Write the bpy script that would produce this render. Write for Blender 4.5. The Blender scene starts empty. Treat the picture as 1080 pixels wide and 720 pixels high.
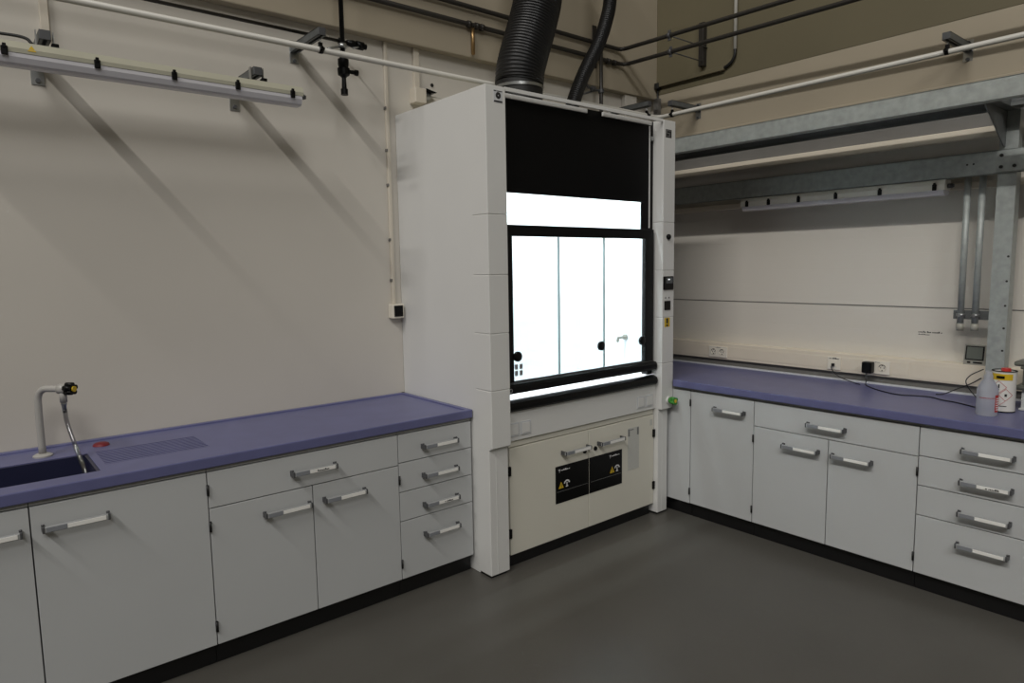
import bpy, bmesh, math, random
from mathutils import Vector, Matrix
random.seed(7)
scene = bpy.context.scene
COL = scene.collection

# ------------------------------------------------------------------ materials
def new_mat(name):
    m = bpy.data.materials.new(name); m.use_nodes = True
    nt = m.node_tree; nt.nodes.clear()
    out = nt.nodes.new('ShaderNodeOutputMaterial')
    b = nt.nodes.new('ShaderNodeBsdfPrincipled')
    nt.links.new(b.outputs[0], out.inputs[0])
    return m, nt, b

def S(c):  # sRGB 0-255 -> linear
    def f(v):
        v /= 255.0
        return v / 12.92 if v <= 0.04045 else ((v + 0.055) / 1.055) ** 2.4
    return (f(c[0]), f(c[1]), f(c[2]), 1)

def mat(name, rgb, rough=0.5, metal=0.0, noise=0.0, nscale=8.0, bump=0.0, bscale=60.0, spec=0.5, coat=0.0, stretch=(1, 1, 1)):
    m, nt, b = new_mat(name)
    b.inputs['Roughness'].default_value = rough
    b.inputs['Metallic'].default_value = metal
    b.inputs['Specular IOR Level'].default_value = spec
    b.inputs['Coat Weight'].default_value = coat
    tc = nt.nodes.new('ShaderNodeTexCoord')
    mp = nt.nodes.new('ShaderNodeMapping'); mp.inputs['Scale'].default_value = stretch
    nt.links.new(tc.outputs['Object'], mp.inputs[0])
    n = nt.nodes.new('ShaderNodeTexNoise'); n.inputs['Scale'].default_value = nscale
    n.inputs['Detail'].default_value = 6
    nt.links.new(mp.outputs[0], n.inputs['Vector'])
    mr = nt.nodes.new('ShaderNodeMapRange')
    mr.inputs['From Min'].default_value = 0.3; mr.inputs['From Max'].default_value = 0.7
    mr.inputs['To Min'].default_value = 1 - noise; mr.inputs['To Max'].default_value = 1 + noise
    nt.links.new(n.outputs['Fac'], mr.inputs['Value'])
    mul = nt.nodes.new('ShaderNodeVectorMath'); mul.operation = 'SCALE'
    mul.inputs[0].default_value = S(rgb)[:3]
    nt.links.new(mr.outputs[0], mul.inputs['Scale'])
    nt.links.new(mul.outputs[0], b.inputs['Base Color'])
    if bump > 0:
        n2 = nt.nodes.new('ShaderNodeTexNoise'); n2.inputs['Scale'].default_value = bscale
        n2.inputs['Detail'].default_value = 4
        nt.links.new(mp.outputs[0], n2.inputs['Vector'])
        bp = nt.nodes.new('ShaderNodeBump'); bp.inputs['Strength'].default_value = bump
        bp.inputs['Distance'].default_value = 0.01
        nt.links.new(n2.outputs['Fac'], bp.inputs['Height'])
        nt.links.new(bp.outputs[0], b.inputs['Normal'])
    return m

def glass_mat(name, tint=(240, 246, 246), refl=0.06):
    m = bpy.data.materials.new(name); m.use_nodes = True
    nt = m.node_tree; nt.nodes.clear()
    out = nt.nodes.new('ShaderNodeOutputMaterial')
    t = nt.nodes.new('ShaderNodeBsdfTransparent'); t.inputs[0].default_value = S(tint)
    g = nt.nodes.new('ShaderNodeBsdfGlossy'); g.inputs['Roughness'].default_value = 0.02
    fr = nt.nodes.new('ShaderNodeLayerWeight'); fr.inputs['Blend'].default_value = 0.12
    mr = nt.nodes.new('ShaderNodeMapRange'); mr.inputs['To Min'].default_value = refl * 0.5; mr.inputs['To Max'].default_value = 0.6
    nt.links.new(fr.outputs['Fresnel'], mr.inputs['Value'])
    mx = nt.nodes.new('ShaderNodeMixShader')
    nt.links.new(mr.outputs[0], mx.inputs[0]); nt.links.new(t.outputs[0], mx.inputs[1]); nt.links.new(g.outputs[0], mx.inputs[2])
    nt.links.new(mx.outputs[0], out.inputs[0])
    return m

def panel_wall_mat(name, rgb):
    """painted sandwich panels: faint horizontal micro ribs"""
    m, nt, b = new_mat(name)
    b.inputs['Roughness'].default_value = 0.45
    tc = nt.nodes.new('ShaderNodeTexCoord')
    sep = nt.nodes.new('ShaderNodeSeparateXYZ'); nt.links.new(tc.outputs['Object'], sep.inputs[0])
    mu = nt.nodes.new('ShaderNodeMath'); mu.operation = 'MULTIPLY'; mu.inputs[1].default_value = 1 / 0.095
    nt.links.new(sep.outputs['Z'], mu.inputs[0])
    fr = nt.nodes.new('ShaderNodeMath'); fr.operation = 'FRACT'; nt.links.new(mu.outputs[0], fr.inputs[0])
    lt = nt.nodes.new('ShaderNodeMath'); lt.operation = 'LESS_THAN'; lt.inputs[1].default_value = 0.06
    nt.links.new(fr.outputs[0], lt.inputs[0])
    n = nt.nodes.new('ShaderNodeTexNoise'); n.inputs['Scale'].default_value = 1.3; n.inputs['Detail'].default_value = 5
    nt.links.new(tc.outputs['Object'], n.inputs['Vector'])
    mr = nt.nodes.new('ShaderNodeMapRange'); mr.inputs['To Min'].default_value = 0.95; mr.inputs['To Max'].default_value = 1.04
    nt.links.new(n.outputs['Fac'], mr.inputs['Value'])
    mul = nt.nodes.new('ShaderNodeVectorMath'); mul.operation = 'SCALE'; mul.inputs[0].default_value = S(rgb)[:3]
    nt.links.new(mr.outputs[0], mul.inputs['Scale']); nt.links.new(mul.outputs[0], b.inputs['Base Color'])
    bp = nt.nodes.new('ShaderNodeBump'); bp.inputs['Strength'].default_value = 0.35; bp.inputs['Distance'].default_value = 0.002
    bp.invert = True
    nt.links.new(lt.outputs[0], bp.inputs['Height']); nt.links.new(bp.outputs[0], b.inputs['Normal'])
    return m

M = dict(
    wall=mat('cream_wall_paint', (200, 195, 185), 0.6, noise=0.03, nscale=1.2, bump=0.03, bscale=90),
    wall_r=panel_wall_mat('ribbed_cream_panel', (206, 201, 191)),
    wall_u=mat('upper_wall_dimmed', (160, 150, 131), 0.6, noise=0.04, nscale=1.5),  # weaker light high on the walls is put into this colour
    olive=mat('olive_wall_paint', (98, 91, 69), 0.65, noise=0.05, nscale=1.5),
    ceil=mat('ceiling_paint', (150, 147, 140), 0.8, noise=0.03),
    far=mat('far_wall_paint', (120, 118, 112), 0.8, noise=0.03),
    floor=mat('grey_floor_coating', (80, 78, 73), 0.36, noise=0.07, nscale=2.2, bump=0.05, bscale=120, spec=0.4),
    lam=mat('light_grey_laminate', (184, 186, 186), 0.42, noise=0.015, nscale=3),
    carcd=mat('dark_gap_shade', (40, 40, 42), 0.7, noise=0.03),  # shade in the gaps between cabinet fronts, put into the colour
    carc=mat('grey_carcass_board', (150, 150, 148), 0.6, noise=0.02),
    plinth=mat('black_plinth', (14, 14, 15), 0.4, noise=0.1),
    top=mat('blue_violet_worktop', (95, 97, 136), 0.36, noise=0.07, nscale=9, spec=0.5),
    basin=mat('dark_blue_basin', (36, 38, 62), 0.35, noise=0.08),
    hood=mat('white_powder_coat', (214, 214, 211), 0.38, noise=0.012, nscale=4),
    hoodc=mat('cream_white_steel', (214, 211, 198), 0.4, noise=0.015, nscale=4),
    inner=mat('white_ceramic_lining', (240, 243, 246), 0.35, noise=0.01),
    black=mat('black_anodised', (8, 8, 8), 0.38, noise=0.1, spec=0.2),
    blind=mat('matte_black_panel', (6, 6, 7), 0.55, noise=0.1, nscale=3, spec=0.15),
    rubber=mat('black_rubber', (16, 16, 16), 0.55, noise=0.1),
    hose=mat('black_corrugated_plastic', (20, 20, 21), 0.42, noise=0.1),
    alu=mat('brushed_aluminium', (168, 170, 171), 0.38, 0.35, noise=0.06, nscale=30, stretch=(1, 12, 12)),
    dkalu=mat('dark_grey_end_cap', (82, 83, 85), 0.45, 0.3, noise=0.06),
    strip=mat('white_label_paper', (232, 231, 226), 0.5, noise=0.02),
    grip=mat('grey_label_cover', (128, 131, 136), 0.35, noise=0.05),
    galv=mat('galvanised_steel', (158, 163, 160), 0.5, 0.25, noise=0.14, nscale=26, bump=0.04, bscale=40),
    galvd=mat('dull_galvanised_channel', (106, 109, 109), 0.5, 0.4, noise=0.12, nscale=30),
    steel=mat('zinc_plated_steel', (170, 172, 172), 0.3, 0.9, noise=0.05),
    pipe=mat('white_pipe_plastic', (196, 194, 186), 0.45, noise=0.02),
    dpipe=mat('dark_painted_pipe', (44, 41, 37), 0.4, 0.2, noise=0.12, nscale=12),
    cable=mat('black_cable_sheath', (14, 14, 14), 0.5, noise=0.05),
    duct=mat('cream_cable_duct', (205, 197, 182), 0.5, noise=0.02),
    race=mat('off_white_raceway', (216, 206, 188), 0.45, noise=0.015),
    trim=mat('light_edge_trim', (196, 198, 200), 0.4, noise=0.02),
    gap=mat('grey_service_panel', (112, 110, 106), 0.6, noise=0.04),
    plug=mat('socket_white_plastic', (222, 216, 202), 0.35, noise=0.01),
    dark=mat('dark_socket_hole', (32, 31, 30), 0.5, noise=0.05),
    lampw=mat('white_lamp_housing', (226, 224, 214), 0.45, noise=0.02),
    lamphs=mat('grey_green_lamp_housing', (176, 174, 156), 0.5, noise=0.03),
    lampdf=mat('frosted_lamp_diffuser', (204, 203, 208), 0.25, noise=0.03, spec=0.6),
    tapw=mat('white_tap_coating', (168, 166, 161), 0.35, noise=0.02),
    yellow=mat('yellow_plastic', (206, 172, 26), 0.45, noise=0.06),
    red=mat('red_plastic', (176, 40, 34), 0.4, noise=0.05),
    rplug=mat('dark_red_rubber', (120, 24, 36), 0.5, noise=0.06),
    green=mat('green_plastic', (52, 130, 40), 0.4, noise=0.05),
    ink=mat('dark_ink', (30, 30, 32), 0.6, noise=0.05),
    wink=mat('white_ink', (225, 225, 225), 0.6, noise=0.02),
    gink=mat('grey_ink', (120, 120, 118), 0.6, noise=0.02),
    can=mat('white_tin_paint', (214, 212, 206), 0.35, noise=0.02),
    tier=mat('grey_green_steel', (96, 98, 90), 0.45, 0.3, noise=0.08),
    tierl=mat('pale_grey_leg', (190, 192, 190), 0.4, noise=0.03),
    lcd=mat('grey_lcd', (98, 102, 96), 0.2, noise=0.04),
    gcase=mat('grey_plastic_case', (150, 148, 138), 0.45, noise=0.03),
    paper=mat('grey_printed_sheet', (192, 192, 186), 0.5, noise=0.05, nscale=40, stretch=(1, 1, 6)),
    mesh=mat('dark_perforated_tray', (104, 107, 106), 0.55, 0.2, noise=0.1),
    glass=glass_mat('clear_glass'),
    edge=mat('green_glass_edge', (165, 180, 180), 0.2, noise=0.02),
    tube=glass_mat('clear_pvc_tube', (205, 205, 210), 0.3),
)
def translucent_bottle():
    m, nt, b = new_mat('translucent_polyethylene')
    b.inputs['Base Color'].default_value = S((222, 224, 232)); b.inputs['Roughness'].default_value = 0.35
    b.inputs['Transmission Weight'].default_value = 0.72; b.inputs['IOR'].default_value = 1.12
    n = nt.nodes.new('ShaderNodeTexNoise'); n.inputs['Scale'].default_value = 30
    mr = nt.nodes.new('ShaderNodeMapRange'); mr.inputs['To Min'].default_value = 0.3; mr.inputs['To Max'].default_value = 0.42
    nt.links.new(n.outputs['Fac'], mr.inputs['Value']); nt.links.new(mr.outputs[0], b.inputs['Roughness'])
    return m
M['bottle'] = translucent_bottle()
def emit_mat(name, rgb, s):
    m, nt, b = new_mat(name)
    b.inputs['Base Color'].default_value = S(rgb); b.inputs['Emission Color'].default_value = S(rgb)
    b.inputs['Emission Strength'].default_value = s
    return m
M['lit'] = emit_mat('lit_tube', (250, 252, 255), 6.0)
M['screen'] = emit_mat('small_display', (70, 74, 76), 0.12)
M['led'] = emit_mat('white_display_digit', (235, 238, 240), 0.7)

# ------------------------------------------------------------------ mesh building
class MB:
    def __init__(s, off=None):
        s.bm = bmesh.new(); s.off = Vector(off.location) if hasattr(off, 'location') else Vector(off or (0, 0, 0))
    def box(s, x0, x1, y0, y1, z0, z1, bev=0.0, seg=2):
        if x0 > x1: x0, x1 = x1, x0
        if y0 > y1: y0, y1 = y1, y0
        if z0 > z1: z0, z1 = z1, z0
        mtx = Matrix.Translation(((x0 + x1) / 2, (y0 + y1) / 2, (z0 + z1) / 2)) @ Matrix.Diagonal((x1 - x0, y1 - y0, z1 - z0, 1))
        r = bmesh.ops.create_cube(s.bm, size=1, matrix=mtx)
        if bev > 0:
            es = list({e for v in r['verts'] for e in v.link_edges})
            bmesh.ops.bevel(s.bm, geom=es, offset=bev, segments=seg, affect='EDGES', profile=0.5)
        return s
    def prism(s, pts, vec):
        """closed polygon pts (3d) extruded by vec"""
        vec = Vector(vec)
        a = [s.bm.verts.new(Vector(p)) for p in pts]; b = [s.bm.verts.new(Vector(p) + vec) for p in pts]
        n = len(pts)
        fs = [s.bm.faces.new(a[::-1]), s.bm.faces.new(b)]
        for i in range(n):
            fs.append(s.bm.faces.new((a[i], a[(i + 1) % n], b[(i + 1) % n], b[i])))
        bmesh.ops.recalc_face_normals(s.bm, faces=fs)
        return s
    def tube(s, pts, r, seg=12, cap=True):
        pts = [Vector(p) for p in pts]; n = len(pts)
        rs = r if isinstance(r, (list, tuple)) else [r] * n
        rings = []; prev = None
        for i, p in enumerate(pts):
            if i == 0: t = pts[1] - p
            elif i == n - 1: t = p - pts[i - 1]
            else: t = (pts[i + 1] - p).normalized() + (p - pts[i - 1]).normalized()
            if t.length < 1e-9: t = Vector((0, 0, 1))
            t.normalize()
            if prev is None:
                u = t.cross(Vector((0, 0, 1)))
                if u.length < 1e-3: u = t.cross(Vector((1, 0, 0)))
            else:
                u = prev - t * prev.dot(t)
            u.normalize(); w = t.cross(u); prev = u
            rings.append([s.bm.verts.new(p + (u * math.cos(2 * math.pi * k / seg) + w * math.sin(2 * math.pi * k / seg)) * rs[i]) for k in range(seg)])
        fs = []
        for i in range(n - 1):
            for k in range(seg):
                f = s.bm.faces.new((rings[i][k], rings[i][(k + 1) % seg], rings[i + 1][(k + 1) % seg], rings[i + 1][k]))
                f.smooth = True; fs.append(f)
        if cap:
            fs.append(s.bm.faces.new(rings[0][::-1])); fs.append(s.bm.faces.new(rings[-1]))
        bmesh.ops.recalc_face_normals(s.bm, faces=fs)
        return s
    def lathe(s, prof, c, seg=28, axis='z'):
        """prof: [(r, h)...] about axis through c"""
        c = Vector(c); rings = []; fs = []
        def P(r, h, a):
            x, y = r * math.cos(a), r * math.sin(a)
            return {'z': Vector((x, y, h)), 'y': Vector((x, h, y)), 'x': Vector((h, x, y))}[axis] + c
        for r, h in prof:
            if r < 1e-6: rings.append([s.bm.verts.new(P(0, h, 0))])
            else: rings.append([s.bm.verts.new(P(r, h, 2 * math.pi * k / seg)) for k in range(seg)])
        for a, b in zip(rings, rings[1:]):
            for k in range(seg):
                k2 = (k + 1) % seg
                if len(a) == 1 and len(b) == 1: continue
                if len(a) == 1: f = s.bm.faces.new((a[0], b[k2], b[k]))
                elif len(b) == 1: f = s.bm.faces.new((a[k], a[k2], b[0]))
                else: f = s.bm.faces.new((a[k], a[k2], b[k2], b[k]))
                f.smooth = True; fs.append(f)
        bmesh.ops.recalc_face_normals(s.bm, faces=fs)
        for i in range(len(prof)):
            if len(rings[i]) == 1: continue
            a = prof[i - 1] if i > 0 else None; c_ = prof[i + 1] if i < len(prof) - 1 else None
            if a is None or c_ is None: continue
            d1 = Vector((prof[i][0] - a[0], prof[i][1] - a[1])); d2 = Vector((c_[0] - prof[i][0], c_[1] - prof[i][1]))
            if d1.length > 1e-9 and d2.length > 1e-9 and d1.angle(d2) > .6:
                for k in range(seg):
                    e = s.bm.edges.get((rings[i][k], rings[i][(k + 1) % seg]))
                    if e: e.smooth = False
        return s
    def cyl(s, p0, p1, r, seg=20):
        return s.tube([p0, p1], r, seg)
    def build(s, name, m, parent=None):
        if s.off.length: bmesh.ops.translate(s.bm, verts=s.bm.verts, vec=-s.off)
        loc = Vector((0, 0, 0))
        if parent is None:
            vs = [v.co for v in s.bm.verts]
            loc = Vector(((min(v.x for v in vs) + max(v.x for v in vs)) / 2, (min(v.y for v in vs) + max(v.y for v in vs)) / 2, min(v.z for v in vs)))
            bmesh.ops.translate(s.bm, verts=s.bm.verts, vec=-loc)
        me = bpy.data.meshes.new(name); s.bm.to_mesh(me); s.bm.free()
        me.materials.append(m)
        o = bpy.data.objects.new(name, me); COL.objects.link(o)
        o.location = loc + (s.off if parent is None else Vector((0, 0, 0)))
        if parent is not None: o.parent = parent
        return o

def thing(name, label, cat, loc=(0, 0, 0), rz=0.0, group=None):
    o = bpy.data.objects.new(name, None); COL.objects.link(o)
    o.location = loc; o.rotation_euler = (0, 0, rz); o.empty_display_size = 0.1
    return tag(o, label, cat, group)
def tag(o, label, cat, group=None):
    o['label'] = label; o['category'] = cat
    if group: o['group'] = group
    return o
def struct(o):
    o['kind'] = 'structure'; return o
def bez(pts, n=8):
    """Catmull-Rom through points"""
    pts = [Vector(p) for p in pts]; out = []
    ext = [pts[0] * 2 - pts[1]] + pts + [pts[-1] * 2 - pts[-2]]
    for i in range(1, len(ext) - 2):
        p0, p1, p2, p3 = ext[i - 1:i + 3]
        for k in range(n):
            t = k / n
            out.append(0.5 * ((2 * p1) + (p2 - p0) * t + (2 * p0 - 5 * p1 + 4 * p2 - p3) * t * t + (3 * p1 - p0 - 3 * p2 + p3) * t ** 3))
    out.append(pts[-1]); return out
def scribble(mb, f, x0, x1, z, h, seed=1, th=0.0006):
    """illegible small print: little strokes; f(x, z) -> 3d point, along local x"""
    rnd = random.Random(seed); x = x0
    while x < x1:
        w = rnd.uniform(0.35, 0.8) * h
        hh = h * rnd.choice((0.55, 0.6, 0.6, 1.0))
        f(mb, x, min(x + w, x1), z, z + hh)
        x += w + h * (0.18 if rnd.random() < 0.85 else 0.7)

# ------------------------------------------------------------------ dimensions
YW = 3.600      # left wall plane
XW = 4.490      # right wall plane
ZT = 0.910      # worktop height
CEIL = 13.0

# ------------------------------------------------------------------ room
struct(MB().box(-14, XW + .1, -10, YW + .1, -0.1, 0).build('floor', M['floor']))
struct(MB().box(-14, XW + .1, -10, YW + .1, CEIL, CEIL + .1).build('ceiling', M['ceil']))
struct(MB().box(-14, XW + .1, YW, YW + .1, 0, CEIL).build('wall_left', M['wall']))
struct(MB().box(XW, XW + .1, -10, YW, 0, CEIL).build('wall_right', M['wall_r']))
struct(MB().box(-14, XW + .1, -10.1, -10, 0, CEIL).build('wall_back', M['far']))
struct(MB().box(-14.1, -14, -10, YW, 0, CEIL).build('wall_far', M['far']))
# thicker upper part of the left wall: a ledge over the pipes
w = MB()
w.box(-14, XW, YW - .065, YW, 2.975, CEIL, .006)
struct(w.build('trim_1', M['wall_u']))
struct(MB().box(XW - .006, XW, -10, YW - .065, 3.005, CEIL, .002).build('trim_2', M['olive']))
struct(MB().box(4.13, 4.265, YW - .045, YW, 2.2, 2.975, .004).build('trim_3', M['wall']))
struct(MB().box(XW - .005, XW, -10, YW - .066, 2.66, 3.004, .001).build('dim_wall_panel', M['wall_u']))  # thin panel added to carry the dimmed tone of the upper wall
# panel joint and lower batten lines on the right wall
struct(MB().box(XW - .0025, XW, -6, YW, 1.3835, 1.3895).build('trim_4', M['gap']))
struct(MB().box(XW - .02, XW, -6, YW, 2.56, 2.658, .004).build('trim_5', M['wall_u']))
struct(MB().box(XW - .05, XW - .012, YW - .115, YW - .07, 2.2, 2.975, .003).build('trim_6', M['gap']))

# ------------------------------------------------------------------ cabinets
def front_panel(root, name, x0, x1, z0, z1, hx, hz, hinge=None, scrib=None):
    g = 0.0022
    p = MB().box(x0 + g, x1 - g, 0, .019, z0 + g, z1 - g, .0015).build(name, M['lam'], root)
    if hx is not None:
        L = .102
        b = MB()
        b.box(hx - L, hx + L, -.042, -.031, hz - .0115, hz + .0115, .003)
        b.build('handle', M['alu'], p)
        for sx in (-1, 1):
            xe = hx + sx * L; c = MB()
            c.box(xe - .0045, xe + .0045, -.0425, 0.0, hz - .012, hz + .012, .002)
            c.cyl((xe, -.022, hz + .0125), (xe, -.022, hz + .017), .005, 10)
            c.build('handle_bracket', M['dkalu'], p)['label'] = 'dark grey handle end bracket'
        MB().box(hx - .030, hx + .092, -.0435, -.0415, hz - .008, hz + .008, .0008).build('label_strip', M['strip'], p)
        MB().box(hx - .094, hx - .032, -.0437, -.0415, hz - .009, hz + .009, .0008).build('label_cover', M['grip'], p)
        if scrib:
            s = MB()
            scribble(s, lambda mb, a, b_, z, z2: mb.box(a, b_, -.0442, -.0434, z, z2), hx + .005, hx + .06, hz - .0045, .009, scrib)
            s.build('handwriting', M['ink'], p)
    if hinge:
        xh = x0 + .0005 if hinge == 'l' else x1 - .0005
        for zz in (z0 + .085, z1 - .075):
            MB().cyl((xh, -.006, zz - .022), (xh, -.006, zz + .022), .0055, 10).build('hinge', M['rubber'], p)
    return p

def cabinet(label, loc, rz, width, fronts, group, ztop=.846):
    r = thing('base_cabinet', label, 'cabinet', loc, rz, group)
    b = MB(); b.box(.001, width - .001, .025, .64, .093, ztop, .001)
    if ztop < .84: b.box(.001, width - .001, .025, .060, ztop - .01, .846)
    b.build('carcass', M['lam'], r)
    MB().box(.0015, width - .0015, .0205, .026, .0935, .8455).build('gap_shade_sheet', M['carcd'], r)['label'] = 'dark sheet added behind the fronts to deepen the gap shade'  # dark sheet added so the gaps between the fronts look shaded
    MB().box(.001, width - .001, .006, .10, .848, .8635, .001).build('top_rail', M['carc'], r)
    MB().box(.001, width - .001, .032, .60, .001, .092).build('plinth', M['plinth'], r)
    for f in fronts: front_panel(r, *f)
    return r
ZB, ZD = .093, .846
YL, XR, YR0 = 2.894, 3.652, 2.583
drs = [(.700, .846), (.549, .700), (.397, .549), (.093, .397)]
hzs = (.766, .614, .459, .302)
RZ = -math.pi / 2
GL, GR = 'base cabinets along the left wall', 'base cabinets along the right wall'
cabinet('light grey base cabinet cut by the left edge of the photo', (-.445, YL, 0), 0, .6,
        [('door', 0, .6, ZB, ZD, .468, .760, 'l')], GL, .72)
cabinet('light grey single door cabinet under the sink, handle at upper left', (.155, YL, 0), 0, .6,
        [('door', 0, .6, ZB, ZD, .137, .762, 'r')], GL, .72)
cabinet('light grey left-hand cabinet with a wide drawer above two doors', (.755, YL, 0), 0, .9,
        [('drawer', 0, .9, .690, ZD, .455, .768, None, 11), ('door', 0, .45, ZB, .690, .325, .612, 'l'), ('door', .45, .9, ZB, .690, .600, .613, 'r')], GL)
cabinet('light grey four-drawer unit beside the left side of the fume hood', (1.655, YL, 0), 0, .452,
        [('drawer', 0, .452, z0, z1, .238, hz, None, (17 if i == 2 else None)) for i, ((z0, z1), hz) in enumerate(zip(drs, hzs))], GL)
cabinet('light grey narrow cabinet with one tall door right of the fume hood', (XR, YR0, 0), RZ, .45,
        [('door', 0, .45, ZB, ZD, .290, .760, 'l')], GR)
cabinet('light grey right-hand cabinet with a wide drawer above two doors', (XR, YR0 - .45, 0), RZ, .9,
        [('drawer', 0, .9, .694, ZD, .440, .763, None), ('door', 0, .45, ZB, .694, .300, .615, 'l'), ('door', .45, .9, ZB, .694, .583, .614, 'r')], GR)
cabinet('light grey wide four-drawer unit at the right edge', (XR, YR0 - 1.35, 0), RZ, .6,
        [('drawer', 0, .6, z0, z1, .294, hz, None, (23 if i == 1 else None)) for i, ((z0, z1), hz) in enumerate(zip(drs, hzs))], GR)
r = thing('filler_panel', 'narrow light grey blind panel between fume hood leg and right cabinets', 'panel', (XR, 2.84, 0), RZ)
MB().box(.0, .254, 0, .019, .093, .846, .0015).build('front_board', M['lam'], r)
MB().box(.0, .254, .006, .06, .848, .8635, .001).build('top_rail', M['carc'], r)
MB().box(.0, .254, .032, .06, .001, .092).build('plinth', M['plinth'], r)

# ------------------------------------------------------------------ left worktop with sink and drainer
WX0, WX1, WY0, WY1 = -.5, 2.113, 2.883, YW - .002
SX0, SX1, SY0, SY1 = -.10, .400, 3.015, 3.345
DX0, DX1, DY0, DY1 = .43, .83, 3.10, 3.38
r = thing('worktop', 'blue violet worktop with sink and drainer along the left wall', 'worktop', ((WX0 + WX1) / 2, WY0, .8645))
b = MB(r); zt = ZT - .008; zb = .8645
b.box(WX0, WX1, WY0 + .004, SY0, zb, zt); b.box(WX0, WX1, SY1, WY1, zb, zt)
b.box(WX0, SX0, SY0, SY1, zb, zt); b.box(SX1, DX0, SY0, SY1, zb, zt); b.box(DX1, WX1, SY0, SY1, zb, zt)
b.box(DX0, DX1, SY0, DY0, zb, zt); b.box(DX0, DX1, DY1 - .035, SY1, zb, zt) if DY1 < SY1 else None
b.box(DX0, DX1, DY0, SY1, zb, zt - .030)
n = 9
for i in range(n):
    y = DY0 + .004 + i * (SY1 - DY0 - .004) / n
    b.box(DX0, DX1, y, y + .0145, zt - .030, zt)
# raised rim
b.box(WX0, WX1, WY0, WY0 + .030, zb, ZT, .005, 3); b.box(WX0, WX1, WY1 - .030, WY1, zt - .004, ZT, .004)
b.box(WX1 - .028, WX1, WY0 + .02, WY1, zt - .004, ZT, .004)
b.build('countertop', M['top'], r)
b = MB(r); d = .155
b.box(SX0, SX0 + .012, SY0, SY1, ZT - d, zt - .003); b.box(SX1 - .012, SX1, SY0, SY1, ZT - d, zt - .003)
b.box(SX0, SX1, SY0, SY0 + .012, ZT - d, zt - .003); b.box(SX0, SX1, SY1 - .012, SY1, ZT - d, zt - .003)
b.box(SX0, SX1, SY0, SY1, ZT - d - .012, ZT - d)
b.build('sink_basin', M['basin'], r)
tag(MB().lathe([(0, .012), (.022, .012), (.030, .008), (.034, .0), (0, 0)], (.470, 3.462, zt + .0005)).build('sink_plug', M['rplug']),
    'dark red round plug lying on the worktop behind the drainer', 'sink plug')

# tap
t = thing('laboratory_tap', 'white laboratory tap with yellow-black knob over the sink', 'tap', (.250, 3.425, zt))
b = MB(t); x, y = .250, 3.425
b.lathe([(0, zt), (.036, zt), (.036, zt + .006), (.022, zt + .014), (.0, zt + .014)], (x, y, 0)); b.build('base_flange', M['tapw'], t)
b = MB(t)
b.tube(bez([(x, y, zt + .01), (x, y, zt + .20), (x + .004, y - .004, zt + .262), (x + .022, y - .022, zt + .288), (x + .05, y - .055, zt + .291), (x + .068, y - .075, zt + .291)], 6), .0140, 16)
b.build('spout', M['tapw'], t)
ex, ey = x + .082, y - .09
b = MB(t); b.cyl((ex - .012, ey + .012, zt + .291), (ex + .012, ey - .012, zt + .291), .021, 16)
b.cyl((ex, ey, zt + .29), (ex, ey, zt + .235), .014, 14); b.build('valve_body', M['tapw'], t)
b = MB(t)
for k in range(5):
    a = 2 * math.pi * k / 5 + .3
    dx, dz = math.cos(a) * .017, math.sin(a) * .017
    b.cyl((ex + .012 + dx * .7, ey - .012 + dx * .7, zt + .291 + dz), (ex + .034 + dx * .7, ey - .034 + dx * .7, zt + .291 + dz), .0105, 10)
b.cyl((ex + .010, ey - .010, zt + .291), (ex + .034, ey - .034, zt + .291), .017, 14)
kn = b.build('knob', M['black'], t)
MB(t).cyl((ex + .033, ey - .033, zt + .291), (ex + .038, ey - .038, zt + .291), .012, 14).build('knob_cap', M['yellow'], kn)
b = MB(t); b.tube([(ex, ey, zt + .24), (ex, ey, zt + .225), (ex, ey, zt + .222), (ex + .001, ey, zt + .19)], [.010, .012, .009, .008], 12); b.build('hose_connector', M['steel'], t)
hs = bez([(ex + .001, ey, zt + .205), (ex + .004, ey - .012, zt + .15), (ex + .018, ey - .05, zt + .07), (ex + .033, ey - .11, zt - .01), (ex + .045, ey - .17, zt - .085)], 8)
MB(t).tube(hs, .0085, 12).build('hose', M['tube'], t)

# ------------------------------------------------------------------ right worktop
r = thing('worktop', 'blue violet worktop with power cables along the right wall', 'worktop', (3.628, 1.8, .8645))
b = MB(r)
fx, bx, y0, y1 = 3.628, 4.385, .625, YW - .02
zt2 = ZT - .006
b.prism([(fx + .004, y0, .8645), (bx, y0, .8645), (bx, y1, .8645), (3.668, y1, .8645), (3.668, 2.712, .8645), (fx + .004, 2.712, .8645)], (0, 0, zt2 - .8645))
b.box(fx, fx + .028, y0, 2.712, .8645, ZT, .005, 3)
b.build('countertop', M['top'], r)
b = MB(r); b.box(bx, bx + .020, y0, y1, .8645, ZT + .004, .002); o = b.build('back_edge_strip', M['trim'], r); o['label'] = 'pale strip along the back edge of the worktop'
struct(MB().box(4.425, XW - .001, .30, YW - .02, .80, .953).build('trim_7', M['gap']))

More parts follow.
